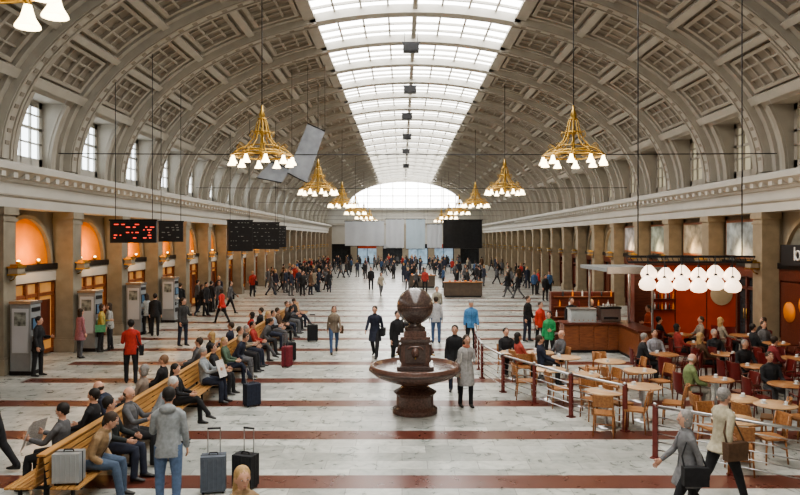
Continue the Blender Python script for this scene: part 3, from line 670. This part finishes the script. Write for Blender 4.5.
# ---------------------------------------------------------------- cafe furniture
def table_mesh(top):
    m=MB(); m.lathe([(0,.73),(.38,.73),(.40,.742),(.40,.755),(.385,.765),(0,.765)],(0,0,0),top,32); m.lathe([(.05,.70),(.035,.68),(.03,.1),(.05,.06)],(0,0,0),M_steel,12)
    m.lathe([(.24,0),(.24,.015),(.06,.05),(.0,.05)],(0,0,0),M_steel,24); m.lathe([(.14,.715),(.14,.73)],(0,0,0),M_steel,16)
    return m.mesh('cafe_table')
def chair_mesh(red):
    m=MB(); wd=M_redch if red else M_wdlight; lg=M_wdred if red else M_wdlight
    m.box((0,0,.445),(.42,.42,.035 if not red else .07),wd)
    for sx in(1,-1):
        for sy in(1,-1): m.tube([(sx*.18,sy*.18,.43),(sx*.20 if sx>0 else -.22,sy*.20,0)],[.018,.014],lg,8)
    for sy in(1,-1): m.tube([(-.19,.19*sy,.43),(-.21,.19*sy,.62),(-.26,.18*sy,.86)],[.018,.018,.014],lg,8)
    n=8;z0,z1=(.62,.86) if not red else (.5,.92)
    vs=[];fs=[]
    for i in range(n+1):
        u=-1+2*i/n; x=-.25-.04*(1-u*u)
        vs+=[(x+.0,u*.2,z0),(x-.03,u*.2,z1),(x-.055,u*.2,z1),(x-.025,u*.2,z0)]
    for i in range(n):
        for q in range(4): q2=(q+1)%4; fs.append((i*4+q,i*4+q2,(i+1)*4+q2,(i+1)*4+q))
    fs+=[(0,1,2,3),(n*4+3,n*4+2,n*4+1,n*4)]
    m.add(vs,fs,wd,False)
    if red:
        for sy in(1,-1): m.tube([(-.24,.21*sy,.66),(.14,.22*sy,.66),(.17,.21*sy,.44)],.02,lg,8)
    else: m.tube([(-.19,-.17,.25),(-.19,.17,.25)],.01,lg,6)
    return m.mesh('chair')
TL=table_mesh(M_wdtop); TR=table_mesh(M_wdlight); CL=chair_mesh(False); CR=chair_mesh(True)
cup=MB(); cup.lathe([(.065,0),(.07,.008),(.03,.006),(.025,.012),(.035,.03),(.04,.07),(.036,.07),(.03,.03),(0,.02)],(0,0,0),M_white,16); cup.torus((.048,0,.042),.016,.004,M_white,12,5,Matrix.Rotation(R(90),3,'X')); CUP=cup.mesh('coffee_cup')
def table(x,y,red,angs,d=.62):
    X,Y=px(x,y,.76); obj('cafe_table',TR if red else TL,(X,Y,0))
    for a_ in angs:
        cx,cy=X+d*math.cos(R(a_)),Y+d*math.sin(R(a_)); obj('red_dining_chair' if red else 'wooden_dining_chair',CR if red else CL,(cx,cy,0),R(a_+180+random.uniform(-8,8)))
    for k in range(random.choice((1,2))):
        a_=random.uniform(0,6.28); obj('coffee_cup',CUP,(X+.2*math.cos(a_),Y+.2*math.sin(a_),.765),a_)
    return X,Y
def seated_at(X,Y,ang,d=.66,**kw):
    nm='seated_woman' if kw.get('fem') else 'seated_man'
    a_=R(ang); put(nm,X+d*math.cos(a_),Y+d*math.sin(a_),ang+180,**kw)
X,Y=table(540,352,False,(20,200)); seated_at(X,Y,200,fem=True,pose='sit',top=(.42,.08,.06),bot=BK,hair=HD,hst='long'); seated_at(X,Y,20,pose='sit',top=GR,bot=BK,hair=HW,hst='bald')
X,Y=table(514,352,False,(100,280)); seated_at(X,Y,100,pose='sit',top=BK,bot=BK,hair=HD)
X,Y=table(566,357,False,(0,180)); seated_at(X,Y,180,pose='sit',top=NV,bot=BK,hair=HB)
table(583,374,False,(10,190,280)); table(610,361,False,(90,0)); table(550,369,False,(170,350))
table(643,386,False,(200,340)); table(606,391,False,(330,250,100)); table(640,370,False,(20,180))
table(735,419,False,(0,250,100)); table(738,398,False,(180,330))
X,Y=table(664,354,True,(0,180,90)); seated_at(X,Y,180,pose='sitreach',top=BK,bot=BK,hair=HG); seated_at(X,Y,90,pose='sit',top=(.25,.25,.27),bot=BK,hair=HB)
X,Y=table(716,379,True,(0,180)); seated_at(X,Y,180,pose='sitreach',top=(.17,.21,.09),bot=(.30,.28,.24),hair=HW,hst='bald',vox=.015,fat=1.12,props=(('shirt',(.5,.5,.46)),))
X,Y=table(700,343,True,(0,180,270)); seated_at(X,Y,180,fem=True,pose='sit',top=(.33,.05,.04),bot=BK,hair=HD,hst='bob')
X,Y=table(726,354,True,(90,180,0,270)); seated_at(X,Y,180,fem=True,pose='sit',top=BR,bot=BK,hair=HBl,hst='long'); seated_at(X,Y,90,pose='sit',top=BK,bot=BK,hair=HG)
X,Y=table(756,366,True,(0,180,90)); seated_at(X,Y,90,pose='sitreach',top=BK,bot=BK,hair=HG)
X,Y=table(776,343,True,(0,180,90)); seated_at(X,Y,90,fem=True,pose='sit',top=GR,bot=BK,hair=HB,hst='long'); seated_at(X,Y,180,pose='sit',top=BK,bot=BK,hair=HD)
X,Y=table(787,384,True,(0,180,270)); seated_at(X,Y,90,pose='sit',top=BK,bot=GR,hair=HB)
X,Y=table(795,358,True,(180,90)); seated_at(X,Y,180,pose='sitreach',top=(.2,.03,.03),bot=BK,hair=HB)
X,Y=table(742,335,True,(0,180,90)); seated_at(X,Y,0,pose='sit',top=BK,bot=BK,hair=HB); seated_at(X,Y,180,fem=True,pose='sit',top=(.3,.26,.2),bot=BK,hair=HBl,hst='long')
X,Y=table(680,334,True,(0,180)); seated_at(X,Y,0,pose='sit',top=(.25,.2,.16),bot=BK,hair=HB); seated_at(X,Y,180,pose='sit',top=BK,bot=BK,hair=HD)
table(775,404,False,(20,200))
for x,y,a_ in((653,345,200),(690,368,150),(672,374,30),(722,338,20),(792,374,160),(742,380,20),(703,364,190)):
    X,Y=px(x,y,.45); obj('red_dining_chair',CR,(X,Y,0),R(a_))
# ---------------------------------------------------------------- coffee kiosk
k=MB()
def cnt(x0,x1,y0,y1):
    k.bx(x0,x1,y0,y1,.1,1.0,M_wdmid); k.bx(x0-.06,x1+.06,y0-.08,y1+.06,1.0,1.06,M_wdred); k.bx(x0+.03,x1-.03,y0+.03,y1-.03,0,.1,M_black)
cnt(5.7,8.2,23.9,24.6); cnt(7.6,8.2,21.8,23.9)
x=5.75
while x<8.1: k.bx(x,x+.44,23.87,23.9,.18,.94,M_wdmid); x+=.5
k.box((6.4,24.2,1.28),(.9,.5,.44),mk('display_glass',(.40,.43,.43),.08,0,3,.1)); k.box((6.4,24.2,1.52),(.96,.56,.04),M_steel)
for i in range(5): k.ell((6.08+.16*i,24.0,1.14),(.06,.06,.04),M_wdlight,8,6)
k.box((7.4,24.3,1.30),(.7,.45,.44),M_steel); k.box((7.4,24.3,1.56),(.74,.5,.06),M_dark); k.box((7.4,24.06,1.2),(.5,.05,.08),M_black)
for i in range(5): k.lathe([(.03,0),(.04,.09),(.035,.09)],(7.2+.1*i,24.3,1.59),M_white,10)
k.bx(5.9,8.4,26.9,27.3,0,1.9,M_wdred)
for z in(.9,1.3,1.7): k.bx(6.0,8.3,26.8,26.92,z,z+.04,M_wdmid)
for i in range(18):
    z=(.94,1.34,1.74)[i%3]; k.lathe([(.035,0),(.035,.16),(.012,.2),(.012,.26)],(6.1+.127*i,26.84,z),[M_white,M_orange,M_glassd,M_redch][i%4],8)
for x,y in((8.1,22.0),(8.1,24.2),(6.7,24.3)): k.tube([(x,y,1.06),(x,y,2.95)],.04,M_steel,10)
k.bx(6.5,8.35,21.4,24.8,2.95,3.07,M_grey); k.bx(6.45,8.4,21.35,21.42,2.9,3.12,M_steel)
k.build('coffee_kiosk',bevel=.006)
k=MB(); PY=25.9
k.bx(9.2,12.7,PY,PY+.25,0,3.0,M_redwall); k.bx(8.75,9.4,PY-.3,PY+.5,0,3.15,M_wdred); k.bx(9.15,12.7,PY-.05,PY+.3,3.0,3.1,M_wdred); k.bx(9.2,12.7,PY-.07,PY,.0,.12,M_wdred)
for x in(10.4,11.6): k.bx(x-.02,x+.02,PY-.015,PY,.1,3.0,M_wdred)
for z in(1.3,1.7): 
    k.bx(9.5,10.35,PY-.22,PY,z,z+.04,M_wdred)
    for i in range(6): k.lathe([(.035,0),(.035,.16),(.012,.2),(.012,.26)],(9.58+.14*i,PY-.12,z+.04),[M_white,M_glassd,M_orange][i%3],8)
k.lathe([(0,0),(.42,0),(.42,.03),(0,.03)],(12.15,PY-.03,1.9),mk('cream_disc',(.5,.40,.26),.6,0,3,.1),32,True,Matrix.Rotation(R(90),3,'X'))
k.build('cafe_partition',bevel=.01)
m=MB(); m.box((0,0,0),(.12,2.6,.7),M_black)
for i in range(3): m.torus((-.07,-.75+.5*i,0),.15,.035,M_white,16,6,Matrix.Rotation(R(90),3,'Y')); m.box((-.07,-.56+.5*i,.06),(.03,.05,.45),M_white)
m.build('cafe_sign',(HC+W-.05,22.3,3.45))
m=MB(); m.box((0,0,1.3),(.08,2.9,2.4),M_wdred); 
for i in range(3): m.lathe([(0,0),(.35,0),(.35,.03),(0,.03)],(-.04,-.9+.9*i,1.5+.3*(i%2)),M_orange,24,True,Matrix.Rotation(R(-90),3,'Y'))
m.box((-.02,0,.08),(.1,3.0,.16),M_wdred); m.build('shop_display_panel',(HC+W+.02,22.3,0.0))
# pendant cluster
m=MB(); w=3.1
for dy in(-.14,.14): m.box((0,dy,0),(w,.04,.05),M_black)
m.box((0,0,-.14),(w,.05,.05),M_black)
for i in range(13):
    x=-w/2+w*i/12; m.tube([(x,-.14,0),(x+(.12 if i<12 else 0),0,-.14)],.01,M_black,5); m.tube([(x,.14,0),(x,0,-.14)],.01,M_black,5); m.box((x,0,0),(.02,.28,.02),M_black)
for i in range(6):
    for j in range(2):
        x=-1.15+.42*i+(.21 if j else 0); y=-.24 if j==0 else .24; z=-.24-(.06 if i%2 else 0)-(.24 if j==0 else 0)
        m.tube([(x,y,0),(x,y,z)],.008,M_black,5); m.box((x,y*.5,0),(.02,.26,.02),M_black)
        m.lathe([(.05,.02),(.10,-.02),(.18,-.12),(.205,-.20),(.18,-.29),(.10,-.34),(.0,-.35)],(x,y,z),M_bulb2,16); m.lathe([(.03,.07),(.055,.0)],(x,y,z),M_black,10)
for sg in(1,-1): m.tube([(1.3*sg,0,0),(1.3*sg,0,zceil(7.2+1.3*sg)-3.56)],.014,M_black,6)
m.build('pendant_lamp_cluster',(7.2,17,3.56))
for i,yv in enumerate((26.5,30.7,34.9,39.1)):
    m=MB(); m.box((0,0,0),(.08,2.4,1.5),M_wdmid); m.box((-.05,0,0),(.02,2.2,1.3),mk('painting_%d'%i,((.27,.31,.32),(.33,.28,.2),(.24,.28,.24),(.3,.3,.31))[i],.6,0,2.2,.6))
    m.build('framed_mural',(HC+W-.02,yv,4.0),bevel=.01)
for (X,Y,w_) in COUNTERS:
    m=MB(); m.bx(-w_/2,w_/2,-.35,.35,.1,1.0,mk('counter_dark_panel',(.10,.075,.055),.5,0,4,.15)); m.bx(-w_/2-.05,w_/2+.05,-.42,.4,1.0,1.06,M_wdlight); m.bx(-w_/2+.05,w_/2-.05,-.3,.3,0,.1,M_black)
    for i in range(6): m.ell((-w_*.35+w_*.14*i,-.1,1.1),(.09,.09,.06),[M_orange,M_redwall,M_wdlight][i%3],8,6)
    m.build('service_counter',(X,Y,0),bevel=.01)
for x,y in((548,337),(556,341),(532,334)):
    X,Y=px(x,y); m=MB(); m.lathe([(0,.72),(.17,.72),(.18,.75),(.16,.78),(0,.78)],(0,0,0),M_wdred,16)
    for q in range(4):
        a_=q*math.pi/2+.78; m.tube([(.12*math.cos(a_),.12*math.sin(a_),.73),(.2*math.cos(a_),.2*math.sin(a_),0)],.015,M_wdred,6)
    m.torus((0,0,.3),.165,.01,M_steel,16,5); m.build('bar_stool',(X,Y,0))
# ---------------------------------------------------------------- lights
def plight(nm,loc,e,col,r=.15):
    l=bpy.data.lights.new(nm,'POINT'); l.energy=e; l.color=col; l.shadow_soft_size=r; o=bpy.data.objects.new(nm,l); SC.collection.objects.link(o); o.location=loc
for k_ in range(-1,9):
    plight('wall_niche_light',(HC-W+.30,24.4+BAY*k_+BAY/2,3.5),55,(1,.55,.20),.2)
for k_ in range(0,5): plight('wall_niche_light',(HC+W-.35,24.4+BAY*k_+BAY/2,3.5),28,(1,.68,.36),.2)
plight('cafe_light',(10.5,21.0,3.4),85,(1,.72,.45),.3)
plight('kiosk_light',(7.4,25.6,2.7),45,(1,.8,.55),.2)
w=bpy.data.worlds.new('World'); SC.world=w; w.use_nodes=True; bg=w.node_tree.nodes['Background']; bg.inputs[0].default_value=(.75,.85,1,1); bg.inputs[1].default_value=1.0
# ---------------------------------------------------------------- camera
cd=bpy.data.cameras.new('camera'); cam=bpy.data.objects.new('camera',cd); SC.collection.objects.link(cam); cam.location=(0,0,CAMZ); cam.rotation_euler=(R(90),0,0)
cd.sensor_width=36; cd.lens=F/800*36; cd.shift_x=-2/800; cd.shift_y=-8.5/800; cd.clip_end=300; SC.camera=cam
